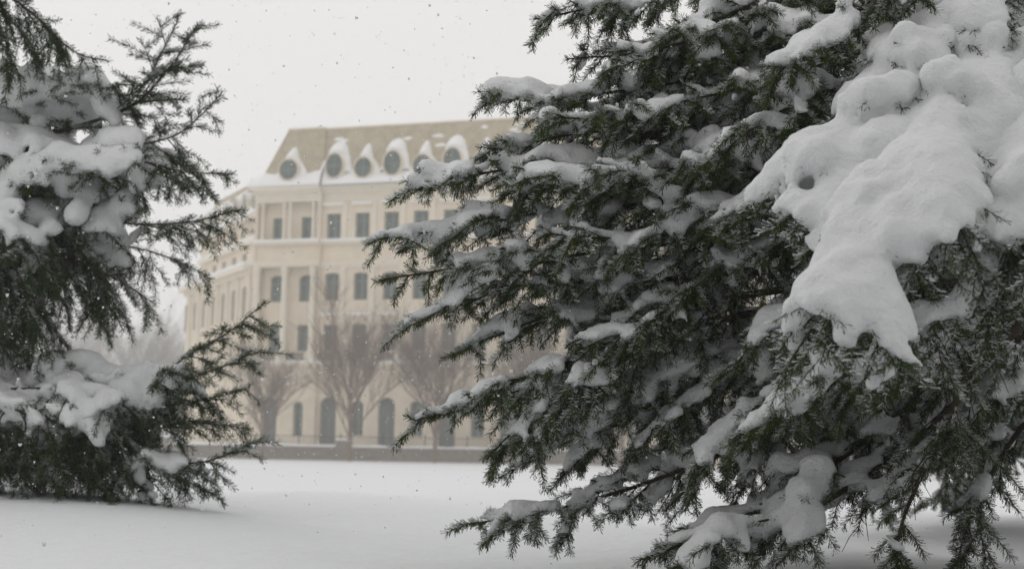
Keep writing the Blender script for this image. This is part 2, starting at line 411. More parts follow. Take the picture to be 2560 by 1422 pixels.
for k in range(11):
    u = rng.uniform(4.5, 24); z = rng.uniform(19.2, 20.4); w = rng.uniform(.15, .5); mb = MB(); n = 9
    vs = []
    for q in range(n):
        a = 2 * math.pi * q / n; rr = rng.uniform(.6, 1.1); zz = z + math.sin(a) * .13 * rr
        vs.append((u + math.cos(a) * w * rr, roof_v(zz, .12, z1=20.62) - .012, bz(zz)))
    vs.append((u, roof_v(z, .12, z1=20.62) - .06, bz(z)))
    mb.add(vs, [(q, (q + 1) % n, n) for q in range(n)]); mb.build("snow_patch", M_FSNOW, roof_m, True)
# flank wing running back to the left; it meets the front at an obtuse angle
ths = RAD(26.5 + 18.0)
SO = (-.40, .0)
ds = (-math.sin(ths), math.cos(ths)); nsd = (-math.cos(ths), -math.sin(ths))    # along the flank, outward
def SX(p):          # (s along flank, depth inward, z) -> building coords
    s_, w_, z_ = p
    return (SO[0] + ds[0] * s_ - nsd[0] * w_, SO[1] + ds[1] * s_ - nsd[1] * w_, z_)
def flank(mb): mb.v = [SX((p[0], p[1], p[2])) for p in mb.v]; return mb
fl = MB(); fo = []; S_END = 17.0
fc = [1.9 + 2.5 * k for k in range(7)]
for c in fc: fo += [(c - .55, c + .55, bz(8.9), bz(10.9), .3), (c - .55, c + .55, bz(5.2), bz(7.4), 0)]
wall_panel(fl, .35, S_END, 0, bz(12.0), 0, fo, .3)
fl.box(S_END - .02, S_END, .0, 7, 0, bz(12.0))
flank(fl).build("flank_wall", M_STONE, bld)
for c in fc:
    for (z0, z1) in ((8.9, 10.9), (5.2, 7.4)): window(bld, c - .55, c + .55, bz(z0), bz(z1), .22, SX)
for k in range(7):
    s_ = .65 + 2.5 * k
    for ds_ in (0,):
        flank(MB().lathe(s_, -.05, [(.3, bz(4.6)), (.22, bz(4.8)), (.22, bz(8)), (.18, bz(11.2)), (.3, bz(11.5))], 12)).build("column", M_STONE_L, bld, True)
l = flank(MB().box(.36, S_END + .2, -.2, .1, bz(11.5), bz(11.8)).box(.36, S_END + .5, -.55, .1, bz(11.801), bz(12.1))).build("flank_cornice", M_STONE_L, bld)
flank(MB().box(.36, S_END + .5, -.56, .6, bz(12.102), bz(12.3))).build("snow", M_FSNOW, l)
f2 = MB(); fo = [(c - .5, c + .5, bz(12.5), bz(13.3), 0) for c in fc[:6]]
wall_panel(f2, .3, 15.5, bz(12.1), bz(14.4), .62, fo, .3); f2.box(15.48, 15.5, .62, 7, bz(12.1), bz(14.4))
flank(f2).build("attic_wall", M_STONE, bld)
for c in fc[:6]: window(bld, c - .5, c + .5, bz(12.5), bz(13.3), .86, SX)
l = flank(MB().box(.3, 15.7, .35, .66, bz(13.7), bz(13.95))).build("attic_cornice", M_STONE_L, bld)
flank(MB().box(.3, 15.7, .33, 1.6, bz(13.952), bz(14.1))).build("snow", M_FSNOW, l)
f3 = MB(); wall_panel(f3, 8.0, 27, bz(13.9), bz(17.0), 3.4, [(c - .5, c + .5, bz(14.6), bz(16.2), 0) for c in (10, 12.5, 15, 17.5, 20)], .3)
f3.box(26.98, 27, 3.4, 9, 0, bz(17)); flank(f3).build("upper_flank_wall", M_STONE, bld)
for c in (10, 12.5, 15, 17.5, 20): window(bld, c - .5, c + .5, bz(14.6), bz(16.2), 3.64, SX)
l = flank(MB().box(8, 27.3, 2.9, 3.42, bz(16.8), bz(17.1))).build("upper_flank_cornice", M_STONE_L, bld)
flank(MB().add([(8, 2.85, bz(17.1)), (27.3, 2.85, bz(17.1)), (27.3, 3.35, bz(17.9)), (8, 3.35, bz(17.9))], [(0, 1, 2, 3)])).build("eaves_snow", M_FSNOW, l)
rf = flank(MB().add([(8, 3.2, bz(17.1)), (27.2, 3.2, bz(17.1)), (26.4, 4.3, bz(20.2)), (8, 4.3, bz(20.2)), (27.2, 9, bz(17.1)), (26.4, 8.5, bz(20.2)), (8, 8.5, bz(20.2))],
          [(0, 1, 2, 3), (1, 4, 5, 2), (3, 2, 5, 6)])).build("flank_roof", M_ROOF, bld)
for k in range(7):
    c = 11 + 2.4 * k; hgt = 18.9 if k % 2 else 19.5
    fb = MB(); n = 14; vs = []
    for q in range(n):
        a = 2 * math.pi * q / n; vs.append((c + .6 * math.cos(a), 3.0, bz(18.0) + .62 * math.sin(a)))
    for q in range(n):
        a = 2 * math.pi * q / n; vs.append((c + .6 * math.cos(a), 3.9, bz(18.0) + .62 * math.sin(a)))
    fb.add(vs, [(q, (q + 1) % n, n + (q + 1) % n, n + q) for q in range(n)])
    d = flank(fb).build("dormer", M_STONE, bld, True)
    pb = MB().add([(c + .5 * math.cos(2*math.pi*q/n), 3.06, bz(18.0) + .52 * math.sin(2*math.pi*q/n)) for q in range(n)], [tuple(range(n))])
    flank(pb).build("pane", M_GLASS, d)
    sb = MB(); vs = [(c + .78 * math.cos(math.pi * q / 8), 2.95, bz(18.15) + .75 * math.sin(math.pi * q / 8)) for q in range(9)] + [(c, 4.0, bz(hgt + .2))]
    sb.add(vs, [(q, q + 1, 9) for q in range(8)]); flank(sb).build("snow_cap", M_FSNOW, d, True)

# ------------------------------------------------------------------ low garden wall with piers and railing
def low_wall():
    w = empty("garden_wall", (0, 112.0, FAR_Z), 0)
    tag(w, "low grey stone garden wall with snow on its coping and square piers", "wall")
    X0, X1 = -34.0, 34.0; piers = [-27.3, -13.0, 2.2, 16.5, 30.5]
    xs = [X0] + piers + [X1]
    for a, b in zip(xs[:-1], xs[1:]):
        o = MB().box(a + (.55 if a != X0 else 0), b - (.55 if b != X1 else 0), 0, .5, -.3, .95).build("wall_section", M_WALL, w)
        MB().box(a + .55, b - .55, -.08, .58, .952, 1.04).build("coping", M_WALL, o)
        n = 40; vs = []; fs = []
        for i in range(n + 1):
            x = a + .56 + (b - a - 1.12) * i / n; h = .17 + .03 * math.sin(x * 1.7) + .02 * math.sin(x * 4.1)
            vs += [(x, -.1, 1.042), (x, -.08, 1.042 + h * .7), (x, .25, 1.042 + h), (x, .58, 1.042 + h * .7), (x, .6, 1.042)]
        fs = [(5*i+j, 5*(i+1)+j, 5*(i+1)+j+1, 5*i+j+1) for i in range(n) for j in range(4)]
        MB().add(vs, fs).build("snow", M_FSNOW, o, True)
    for x in piers:
        p = MB().box(x - .55, x + .55, -.25, .75, -.3, 1.42).box(x - .62, x + .62, -.32, .82, 1.421, 1.55).build("pier", M_WALL, w)
        MB().box(x - .6, x + .6, -.3, .8, 1.552, 1.7).build("snow", M_FSNOW, p)
low_wall()
fence = empty("iron_fence", (0, 115.5, FAR_Z)); tag(fence, "dark iron railing fence behind the low garden wall", "fence")
for a in range(-9, 9):
    x0 = a * 3.4
    MB().box(x0 - .05, x0 + .05, -.05, .05, 0, 2.1).build("post", M_IRON, fence)
    r = MB().box(x0 + .052, x0 + 3.348, -.02, .02, 1.85, 1.9).box(x0 + .052, x0 + 3.348, -.02, .02, .4, .45)
    for k in range(1, 18): r.box(x0 + k * .188 - .014, x0 + k * .188 + .014, -.014, .014, .451, 1.849)
    r.build("railing_panel", M_IRON, fence)

# ------------------------------------------------------------------ tubes
def tube_arrays(polys, sides_fn):
    """polys: list of (pts (n,3), r0, r1). One joined vertex / face array."""
    V = []; F = []; base = 0
    for pts, r0, r1 in polys:
        n = len(pts); k = sides_fn(r0)
        t = np.gradient(pts, axis=0); t /= np.linalg.norm(t, axis=1, keepdims=True) + 1e-9
        ref = np.array([0.13, 0.31, 0.94]) if abs(t[0][2]) < .9 else np.array([1.0, .1, 0])
        a = np.cross(t, ref); a /= np.linalg.norm(a, axis=1, keepdims=True) + 1e-9
        b = np.cross(t, a)
        rr = np.linspace(r0, r1, n)[:, None, None]
        ang = np.arange(k) * 2 * np.pi / k
        ring = pts[:, None, :] + rr * (np.cos(ang)[None, :, None] * a[:, None, :] + np.sin(ang)[None, :, None] * b[:, None, :])
        V.append(ring.reshape(-1, 3))
        i = np.arange(n - 1)[:, None] * k; j = np.arange(k)[None, :]; j2 = (j + 1) % k
        F.append(np.stack([i + j, i + j2, i + k + j2, i + k + j], -1).reshape(-1, 4) + base)
        base += n * k
    return np.concatenate(V), np.concatenate(F)

def catmull(ctrl, step):
    c = np.asarray(ctrl, float); c = np.vstack([2 * c[0] - c[1], c, 2 * c[-1] - c[-2]])
    out = []
    for i in range(1, len(c) - 2):
        n = 12; t = np.linspace(0, 1, n, endpoint=False)[:, None]
        p0, p1, p2, p3 = c[i - 1], c[i], c[i + 1], c[i + 2]
        out.append(.5 * (2 * p1 + (p2 - p0) * t + (2 * p0 - 5 * p1 + 4 * p2 - p3) * t ** 2 + (3 * p1 - p0 - 3 * p2 + p3) * t ** 3))
    out = np.vstack(out + [c[-2][None]])
    s = np.concatenate([[0], np.cumsum(np.linalg.norm(np.diff(out, axis=0), axis=1))])
    n = max(3, int(s[-1] / step)); q = np.linspace(0, s[-1], n + 1)
    return np.stack([np.interp(q, s, out[:, k]) for k in range(3)], 1), s[-1]

# ------------------------------------------------------------------ bare trees
def bare_tree_meshes(seed, H, spread, upright, levels, mat_):
    R = np.random.default_rng(seed); trunk = []; crown = []
    def grow(p, d, L, r, lv, out):
        n = 5; pts = [p]
        for i in range(n):
            d = d + R.normal(0, .09, 3) + np.array([0, 0, upright * .06]); d /= np.linalg.norm(d)
            pts.append(pts[-1] + d * L / n)
        pts = np.array(pts); out.append((pts, r, r * .45))
        if lv <= 0: return
        kids = 5 if lv > 1 else 7
        for q in range(kids):
            t = R.uniform(.25, 1.0); pp = pts[min(n, int(t * n))]
            a = R.uniform(0, 2 * np.pi); e = np.array([np.cos(a), np.sin(a), 0.])
            dd = d * (1.0) + e * spread * R.uniform(.5, 1.1); dd[2] += upright * .7; dd /= np.linalg.norm(dd)
            grow(pp, dd, L * R.uniform(.5, .72), r * .5, lv - 1, crown)
    tr = np.array([[0, 0, -.3], [.02, 0, H * .1], [.0, .02, H * .22], [.03, 0, H * .38]]); trunk.append((tr, H * .014, H * .008))
    for q in range(14):
        a = q * 2.4; z = H * R.uniform(.12, .40); e = np.array([np.cos(a), np.sin(a), 0.])
        d = np.array([0, 0, 1.0]) + e * spread * R.uniform(.35, .95); d /= np.linalg.norm(d)
        grow(np.array([0, 0, z]), d, H * R.uniform(.34, .5), H * .0055, levels, crown)
    V, F = tube_arrays(trunk, lambda r: 8); a = np_mesh("trunk", V, [F], mat_, True)
    V, F = tube_arrays(crown, lambda r: 3); b = np_mesh("crown", V, [F], mat_)
    return a, b
def place_tree(meshes, name, x, y, s, rz, label, group):
    t = empty(name, (x, y, float(ground_z(np.array(x), np.array(y)))), rz, s)
    tag(t, label, "tree", group)
    for me in meshes: link(bpy.data.objects.new(me.name.split(".")[0], me), t)
    return t
TA = bare_tree_meshes(3, 13.5, .78, .45, 3, M_TWIG)
TB = bare_tree_meshes(11, 12.0, .88, .40, 3, M_TWIG)
GR = "bare trees in front of the stone building"
def far_x(px, Y): return (px - 1280) / FPX * Y
for (px, Y, me, s, rz, lab) in [
        (668, 109.5, TB, .78, .3, "small bare tree standing before the pavilion's arched door"),
        (884, 108.5, TA, 1.0, 1.9, "tall bare tree with dense upright brown twigs before the second roof dormers"),
        (1096, 109.0, TA, .95, 4.0, "bare brown tree just clear of the lowest reaching spruce tips"),
        (1330, 109.0, TB, .98, 2.2, "bare brown tree mostly hidden behind the spruce boughs"),
        (1560, 109.5, TA, .9, 5.2, "bare tree glimpsed through gaps deep in the big spruce")]:
    place_tree(me, "bare_tree", far_x(px, Y), Y, s, rz, lab, GR)
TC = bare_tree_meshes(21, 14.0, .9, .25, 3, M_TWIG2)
GR2 = "pale frosted trees beyond the field"
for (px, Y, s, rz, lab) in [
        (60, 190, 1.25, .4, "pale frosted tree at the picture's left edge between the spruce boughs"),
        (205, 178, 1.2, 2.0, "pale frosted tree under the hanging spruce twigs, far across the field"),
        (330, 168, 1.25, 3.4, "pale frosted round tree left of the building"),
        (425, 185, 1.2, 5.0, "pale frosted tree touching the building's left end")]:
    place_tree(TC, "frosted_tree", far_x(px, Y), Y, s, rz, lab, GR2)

# ------------------------------------------------------------------ spruces
def nrm(v): return v / (math.sqrt(v[0]*v[0] + v[1]*v[1] + v[2]*v[2]) + 1e-12)
UPW = np.array([0., 0., 1.])

def surface_nets(Fd, origin, h):
    S = Fd > 0
    nx_, ny_, nz_ = Fd.shape
    c = np.zeros((nx_-1, ny_-1, nz_-1), np.int8)
    for i in (0, 1):
        for j in (0, 1):
            for k in (0, 1): c += S[i:nx_-1+i, j:ny_-1+j, k:nz_-1+k]
    act = (c > 0) & (c < 8)
    I = np.argwhere(act)
    if len(I) == 0: return np.zeros((0, 3)), np.zeros((0, 4), int)
    ids = -np.ones(act.shape, np.int64); ids[act] = np.arange(len(I))
    acc = np.zeros((len(I), 3)); cnt = np.zeros(len(I))
    for ax in range(3):
        o1, o2 = [a for a in range(3) if a != ax]
        for a in (0, 1):
            for b in (0, 1):
                off = np.zeros(3, int); off[o1] = a; off[o2] = b
                off2 = off.copy(); off2[ax] = 1
                A = Fd[tuple((I + off).T)]; B = Fd[tuple((I + off2).T)]
                cr = (A > 0) != (B > 0)
                t = np.where(cr, A / np.where(cr, A - B, 1), 0)
                p = np.tile(off.astype(float), (len(I), 1)); p[:, ax] = t
                acc += p * cr[:, None]; cnt += cr
    V = (I + acc / np.maximum(cnt, 1)[:, None]) * h + origin
    Q = []
    for ax in range(3):
        o1, o2 = [a for a in range(3) if a != ax]
        sl0 = [slice(1, -1)] * 3; sl0[ax] = slice(0, -1)
        sl1 = list(sl0); sl1[ax] = slice(1, None)
        s0 = S[tuple(sl0)]; s1 = S[tuple(sl1)]
        for flip, msk in ((False, s0 & ~s1), (True, ~s0 & s1)):
            E = np.argwhere(msk)
            if not len(E): continue
            off = np.ones(3, int); off[ax] = 0; E = E + off
            def cell(d1, d2):
                q = E.copy(); q[:, o1] -= d1; q[:, o2] -= d2; return ids[tuple(q.T)]
            q = np.stack([cell(1, 1), cell(0, 1), cell(0, 0), cell(1, 0)], 1)
            if flip != (ax == 1): q = q[:, ::-1]
            Q.append(q)
    return V, np.concatenate(Q)

def noise2(shape, cell, R):
    """smooth value noise on a grid, 0..1"""
    gx_ = int(shape[0] / cell) + 3; gy_ = int(shape[1] / cell) + 3
    G = R.random((gx_, gy_))
    x = np.arange(shape[0]) / cell; y = np.arange(shape[1]) / cell
    xi = x.astype(int); yi = y.astype(int); fx = x - xi; fy = y - yi
    fx = (fx * fx * (3 - 2 * fx))[:, None]; fy = (fy * fy * (3 - 2 * fy))[None]
    a = G[np.ix_(xi, yi)]; b = G[np.ix_(xi + 1, yi)]; c = G[np.ix_(xi, yi + 1)]; d = G[np.ix_(xi + 1, yi + 1)]
    return (a * (1 - fx) + b * fx) * (1 - fy) + (c * (1 - fx) + d * fx) * fy

def noise3(shape, cell, R):
    G = R.random([int(n_ / cell) + 3 for n_ in shape]).astype(np.float32)
    for ax in range(3):
        x = np.arange(shape[ax]) / cell; i = x.astype(int); f = (x - i).astype(np.float32); f = f * f * (3 - 2 * f)
        sh = [1, 1, 1]; sh[ax] = -1
        G = np.take(G, i, axis=ax) * (1 - f.reshape(sh)) + np.take(G, i + 1, axis=ax) * f.reshape(sh)
    return G

def shift_max(A, fill):
    B = A.copy()
    for dx, dy in ((1,0),(-1,0),(0,1),(0,-1),(1,1),(1,-1),(-1,1),(-1,-1)):
        Sh = np.full_like(A, fill)
        Sh[max(dx,0):A.shape[0]+min(dx,0), max(dy,0):A.shape[1]+min(dy,0)] = A[max(-dx,0):A.shape[0]+min(-dx,0), max(-dy,0):A.shape[1]+min(-dy,0)]
        B = np.maximum(B, Sh)
    return B

def make_snow(pts, R, load, cover, close, vox, rmax, finger=.012, smooth_n=2, rough=1.0, cell=.012):
    """pts: points along snow-bearing shoots. Snow settles on the topmost twigs, bridges narrow gaps, thickens inward."""
    pad = 8
    mn = pts[:, :2].min(0) - pad * cell
    ij = ((pts[:, :2] - mn) / cell).astype(int)
    shp = tuple(ij.max(0) + pad + 1)
    Z = np.full(shp, -1e6); np.maximum.at(Z, (ij[:, 0], ij[:, 1]), pts[:, 2])
    Z = shift_max(Z, -1e6)
    M = Z > -1e5
    C = M.astype(float)
    for _ in range(close): C = shift_max(C, 0)
    for _ in range(close): C = -shift_max(-C, 0)
    M2 = (C > .5) | M
    Zf = np.where(M, Z, 0.); Wt = M.astype(float)
    def blur(A):
        A = A.copy(); B = A.copy(); B[1:-1] = (A[:-2] + 2 * A[1:-1] + A[2:]) / 4
        A = B.copy(); A[:, 1:-1] = (B[:, :-2] + 2 * B[:, 1:-1] + B[:, 2:]) / 4
        return A
    zz, ww = Zf.copy(), Wt.copy()
    for _ in range(2): zz = blur(zz); ww = blur(ww)
    z3, w3 = zz.copy(), ww.copy()
    for _ in range(14): z3 = blur(z3); w3 = blur(w3)
    Zs = np.where(ww > 1e-3, zz / np.maximum(ww, 1e-4), z3 / np.maximum(w3, 1e-6))
    Zs = np.where(M, np.maximum(Zs, Z - .01) * .6 + Zs * .4, Zs)
    nz = noise2(shp, .10 / cell, R) * .55 + noise2(shp, .04 / cell, R) * .45
    keep = M2 & (nz > (1 - cover) * .62 + .08)
    if smooth_n >= 4:                                   # no stray crumbs beside a heavy load
        kd = keep.astype(float)
        for _ in range(16): kd = blur(kd)
        keep &= kd > .42
        out = np.zeros(shp); out[0] = out[-1] = 1; out[:, 0] = out[:, -1] = 1
        for _ in range(400):                             # close the pits inside the blanket
            o2 = np.where(keep, 0, shift_max(out, 0))
            if (o2 == out).all(): break
            out = o2
        keep |= out < .5
    D = np.zeros(shp); E = keep.astype(float)
    for k in range(int(rmax / cell) + 2):
        E = -shift_max(-E, 0); D += E
    D = blur(blur(blur(D))) * cell
    gx_, gy_ = np.gradient(Zs, cell); steep = np.hypot(gx_, gy_)
    nz2 = noise2(shp, .07 / cell, R)
    r = (.010 + load * D) * (1 + (nz2 - .5) * .5 * rough) / (1 + .22 * np.clip(steep, 0, 4))
    r = np.clip(r, .007, rmax)
    sel = np.argwhere(keep & (steep < 3) & (D > 1.2 * cell))
    sel = sel[(sel[:, 0] + sel[:, 1]) % 2 == 0]
    rs = r[sel[:, 0], sel[:, 1]]
    cen = np.stack([mn[0] + (sel[:, 0] + .5) * cell, mn[1] + (sel[:, 1] + .5) * cell, Zs[sel[:, 0], sel[:, 1]] + rs * .6 + .004], 1)
    # snow lying along each exposed shoot, so that the edges end in fingers
    top = keep[ij[:, 0], ij[:, 1]] & (pts[:, 2] > Z[ij[:, 0], ij[:, 1]] - .035)
    pi = np.nonzero(top)[0]
    if len(pi) + len(sel) < 6: return None
    rp = np.clip((finger + load * .75 * D[ij[pi, 0], ij[pi, 1]]) * R.uniform(.8, 1.15, len(pi)), .008, rmax)
    cp = pts[pi] + np.stack([R.normal(0, .003, len(pi)), R.normal(0, .003, len(pi)), rp * .62 + .006], 1)
    cen = np.vstack([cen, cp]); rs = np.concatenate([rs, rp])
    o = cen.min(0) - rmax - 3 * vox
    dim = np.ceil((cen.max(0) + rmax + 3 * vox - o) / vox).astype(int) + 1
    if np.prod(dim) > 60e6: return None
    Fd = np.full(dim, -.02, np.float32)
    ax = [np.arange(d) * vox + o[i] for i, d in enumerate(dim)]
    lo = np.floor((cen - rs[:, None] - .016 - o) / vox).astype(int).clip(0)
    hi = np.ceil((cen + rs[:, None] + .016 - o) / vox).astype(int) + 1
    for q in range(len(cen)):
        a, b = lo[q], hi[q]; c = cen[q]
        d2 = ((ax[0][a[0]:b[0]] - c[0]) ** 2)[:, None, None] + ((ax[1][a[1]:b[1]] - c[1]) ** 2)[None, :, None] + ((ax[2][a[2]:b[2]] - c[2]) ** 2)[None, None, :]
        sub = Fd[a[0]:b[0], a[1]:b[1], a[2]:b[2]]
        np.maximum(sub, (rs[q] - np.sqrt(d2)).astype(np.float32), out=sub)
    for _ in range(smooth_n):
        for ax_ in range(3):
            G = np.moveaxis(Fd, ax_, 0); T = G.copy(); T[1:-1] = (G[:-2] + 2 * G[1:-1] + G[2:]) * .25; G[...] = T
    for (cl, am) in ((.055, .009), (.022, .0085)):
        Fd += (noise3(Fd.shape, cl / vox, R) - .5) * am
    Fd += .0015
    return surface_nets(Fd, o, vox)

STATS = dict(needles=0, snow=0, wood=0)

def make_bough(tree, ctrl, W=.35, seed=0, load=.42, cover=.75, hang=.45, droop=.6, dens=1420, nl=.0275, nw=.0028, scale=1.0,
               bare=.15, start=.0, close=1, vox=.0158, rmax=.038, dust=.46, need_mat=None, r0=.014, side_gap=.044, tip_needle=.45,
               up=0.0, spread=52, flat=1.0, label=None, snow=True, shoot=1.1, snow_to=1.0, tip_sparse=0.0, finger=.013, fan=0.0, t3=1.15, quat=.3, smooth_n=2, rough=1.0, hub=None):
    R = np.random.default_rng(1000 + seed)
    pts = np.array([P(*c) for c in ctrl])
    axis, S = catmull(pts, .03)
    n = len(axis)
    axis[1:-1] += np.cumsum(R.normal(0, .0022, (n - 2, 3)), axis=0) * np.linspace(0, 1, n - 2)[:, None] * .6
    polys = [(axis, r0, .0028)]
    if hub is not None:                                # the bare inner limb back to the trunk
        b0 = axis[0]; dist = math.hypot(hub[0] - b0[0], hub[1] - b0[1])
        h_ = np.array([hub[0], hub[1], b0[2] + .16 * dist])
        limb, _ = catmull([h_, h_ * .5 + b0 * .5 + np.array([0, 0, .03]), b0], .12)
        polys.append((limb, r0 + .012 * dist, r0))
    segs = []           # (p0, p1, density factor, dust)
    spts = []           # snow-bearing points
    tcur = [0.0]
    def add_needles(pl, f0, d=1.0):
        k0 = int(f0 * (len(pl) - 1))
        for a, b in zip(pl[k0:-1], pl[k0 + 1:]): segs.append((a, b, d))
        if tcur[0] > snow_to: return
        for a, b in zip(pl[k0:-1], pl[k0 + 1:]):
            spts.append(a); spts.append((a + b) / 2)
        if R.random() < .35: spts.pop()
    tcur[0] = 2.0; add_needles(axis, 1 - tip_needle); tcur[0] = 0.0
    for a in axis[int(start * n):int(min(1, snow_to) * n)]: spts.append(a)
    s = start * S + R.uniform(0, side_gap); side = 1
    while s < S - .03 * scale:
        t = s / S; tcur[0] = t; i = min(n - 2, int(t * (n - 1))); p = axis[i]
        T = nrm(axis[min(n - 1, i + 2)] - axis[max(0, i - 2)])
        Lh = np.cross(T, UPW)
        if np.linalg.norm(Lh) < .15: Lh = np.cross(T, np.array([0, 1., 0]))
        Lh = nrm(Lh); N_ = np.cross(Lh, T)
        prof = min(1, .5 + 1.4 * t) * ((1 - t) ** .75 * .95 + .1)
        prof = prof * (1 - fan) + fan * (.55 + .45 * t) * min(1, (1 - t) * 6 + .25)
        Lb = W * 1.15 * prof * R.uniform(.65, 1.2) + .03 * scale
        px_, py_ = pix(p)
        if (px_ < -260 or px_ > 2820 or py_ < -300 or py_ > 1680) and R.random() < .65:
            s += side_gap; continue                    # the bough is thin near the trunk
        kind = R.random()
        a = RAD(spread + R.normal(0, 9))
        if kind < .60:
            d = T * math.cos(a) + Lh * side * math.sin(a) * flat + N_ * R.normal(up, .16)
        elif kind < .84:
            d = T * math.cos(a) + Lh * R.normal(0, .6) - UPW * R.uniform(.4, 1.1); Lb *= .75
        else:
            d = T * math.cos(a * .8) + Lh * R.normal(0, .4) + N_ * .8; Lb *= .5
        d = nrm(d)
        side = -side if R.random() < .9 else side
        step = .03 * scale; m_ = max(3, int(Lb / step)); step = Lb / m_
        pl = [p]; dd = d
        for q in range(m_):
            dd = nrm(dd + np.array([R.normal(0, .05), R.normal(0, .05), -droop * step * (1.2 + hang)]) + T * .02)
            pl.append(pl[-1] + dd * step)
        pl = np.array(pl)
        polys.append((pl, max(.0028, .010 * Lb + .0015) * scale ** .5, .0016))
        inner = t < bare * 2 and R.random() < .7
        f0 = R.uniform(.3, .6) if not inner else R.uniform(.6, .9)
        if Lb < .12 * scale: f0 = 0
        add_needles(pl, f0)
        # third order shoots
        u = .03 * scale + (.25 * Lb if inner else .04 * Lb); sd2 = 1 if R.random() < .5 else -1
        while u < Lb - .02 * scale:
            k = min(m_ - 1, int(u / step)); q0 = pl[k] + (pl[k + 1] - pl[k]) * (u / step - k); T2 = nrm(pl[k + 1] - pl[k])
            L2 = np.cross(T2, UPW); L2 = nrm(L2 if np.linalg.norm(L2) > .1 else Lh)
            hh = hang * (1.3 if R.random() < .35 else .5)
            len3 = min((.085 * scale + .34 * (Lb - u)), .18 * scale) * R.uniform(.65, 1.25) * shoot
            d3 = nrm(T2 * .75 + L2 * sd2 * R.uniform(.5, .85) - UPW * hh * R.uniform(.4, 1.3) + UPW * up * .5 + R.normal(0, .1, 3))
            q1 = q0 + d3 * len3 * .5; d3b = nrm(d3 + np.array([0, 0, -.22 * (hang + .3)]) + R.normal(0, .08, 3)); q2 = q1 + d3b * len3 * .5
            pl3 = np.array([q0, q1, q2])
            polys.append((pl3, .0021, .0012))
            if inner and R.random() < .5:
                pass                                   # a dead, needle-less twiglet
            else:
                add_needles(pl3, 0)
                pass
                if len3 > .12 * scale and R.random() < quat:
                    for _ in range(2 if R.random() < .5 else 1):
                        w = R.uniform(.2, .6); b0 = q0 + (q1 - q0) * w * 2 if w < .5 else q1
                        d4 = nrm(d3 * .7 + np.cross(d3, UPW) * R.choice([-1, 1]) * .7 - UPW * hh * .4 + R.normal(0, .1, 3)); l4 = len3 * R.uniform(.4, .6)
                        pl4 = np.array([b0, b0 + d4 * l4 * .5, b0 + d4 * l4 + np.array([0, 0, -.1 * l4])])
                        polys.append((pl4, .0018, .0011)); add_needles(pl4, 0)
            sd2 = -sd2; u += R.uniform(.040, .060) * scale * t3
        s += side_gap * R.uniform(.6, 1.4) * (1 + tip_sparse * t)
    # ---- meshes
    V, F_ = tube_arrays(polys, lambda r: 7 if r > .006 else (4 if r > .003 else 3))
    ob = link(bpy.data.objects.new("bough", np_mesh("bough", V, [F_], M_BARK, True)), tree)
    STATS["wood"] += len(F_) * 2
    if label: ob["label"] = label
    A = np.array([q[0] for q in segs]); B = np.array([q[1] for q in segs]); dn = np.array([q[2] for q in segs])
    ln = np.linalg.norm(B - A, axis=1)
    cnt = R.poisson(ln * dens * dn / scale)
    ix = np.repeat(np.arange(len(A)), cnt); N = len(ix)
    t = R.random(N)[:, None]; p = A[ix] + (B[ix] - A[ix]) * t
    T = (B - A)[ix] / (ln[ix][:, None] + 1e-9)
    ref = np.where(np.abs(T[:, 2:3]) < .9, UPW[None], np.array([[1., 0, 0]]))
    a1 = np.cross(T, ref); a1 /= np.linalg.norm(a1, axis=1, keepdims=True) + 1e-9; b1 = np.cross(a1, T)
    ph = R.random(N) * 2 * np.pi
    rad = np.cos(ph)[:, None] * a1 + np.sin(ph)[:, None] * b1
    el = R.normal(46, 11, N) * np.pi / 180
    d = T * np.cos(el)[:, None] + rad * np.sin(el)[:, None]; d[:, 2] += .08; d /= np.linalg.norm(d, axis=1, keepdims=True)
    wv = np.cross(d, R.normal(0, 1, (N, 3))); wv /= np.linalg.norm(wv, axis=1, keepdims=True) + 1e-9
    L_ = nl * scale * R.uniform(.75, 1.15, N)[:, None]; w_ = nw * scale * .5
    tipw = R.random(N)[:, None] < .62                 # blunt needles: widest towards the end, or at the base
    tp = p + d * L_
    V = np.empty((N, 3, 3)); c0 = np.where(tipw, tp, p); V[:, 0] = c0 - wv * w_; V[:, 1] = c0 + wv * w_; V[:, 2] = np.where(tipw, p, tp)
    F_ = np.arange(3 * N).reshape(-1, 3)
    sh = R.random(len(A)); tone = np.clip(.45 * R.random(N) + .55 * sh[ix], 0, 1)
    shd = (np.sin(A[:, 0] * 9 + 1.3 * seed) * np.sin(A[:, 1] * 8 + seed) * np.sin(A[:, 2] * 10) * .5 + .5)
    lvl = np.clip(dust * 1.25 + (shd - .5) * 1.2 + R.normal(0, .14, len(A)), 0, 1)
    du = np.clip((rad[:, 2] - .10 + R.normal(0, .22, N)) * 2.4, 0, 1) * lvl[ix] * .92
    at = {"tone": np.repeat(tone, 3), "dust": np.repeat(du, 3)}
    nd = link(bpy.data.objects.new("needles", np_mesh("needles", V.reshape(-1, 3), [F_], need_mat, False, at)), ob)
    nd["kind"] = "stuff"; STATS["needles"] += N
    if snow and load > 0:
        res = make_snow(np.array(spts), R, load, cover, close, vox, rmax, finger * scale, smooth_n, rough)
        if res is not None and len(res[1]):
            so = tag(link(bpy.data.objects.new("snow", np_mesh("snow", res[0], [res[1]], M_SNOW, True)), ob), None, None, None, 'stuff')
            STATS["snow"] += len(res[1]) * 2
    return ob

def trunk(tree, pts, r0, r1):
    ax, S = catmull(pts, .25)
    V, F_ = tube_arrays([(ax, r0, r1)], lambda r: 18)
    link(bpy.data.objects.new("trunk", np_mesh("trunk", V, [F_], M_BARK, True)), tree)

import time as _t
_t0 = _t.time()
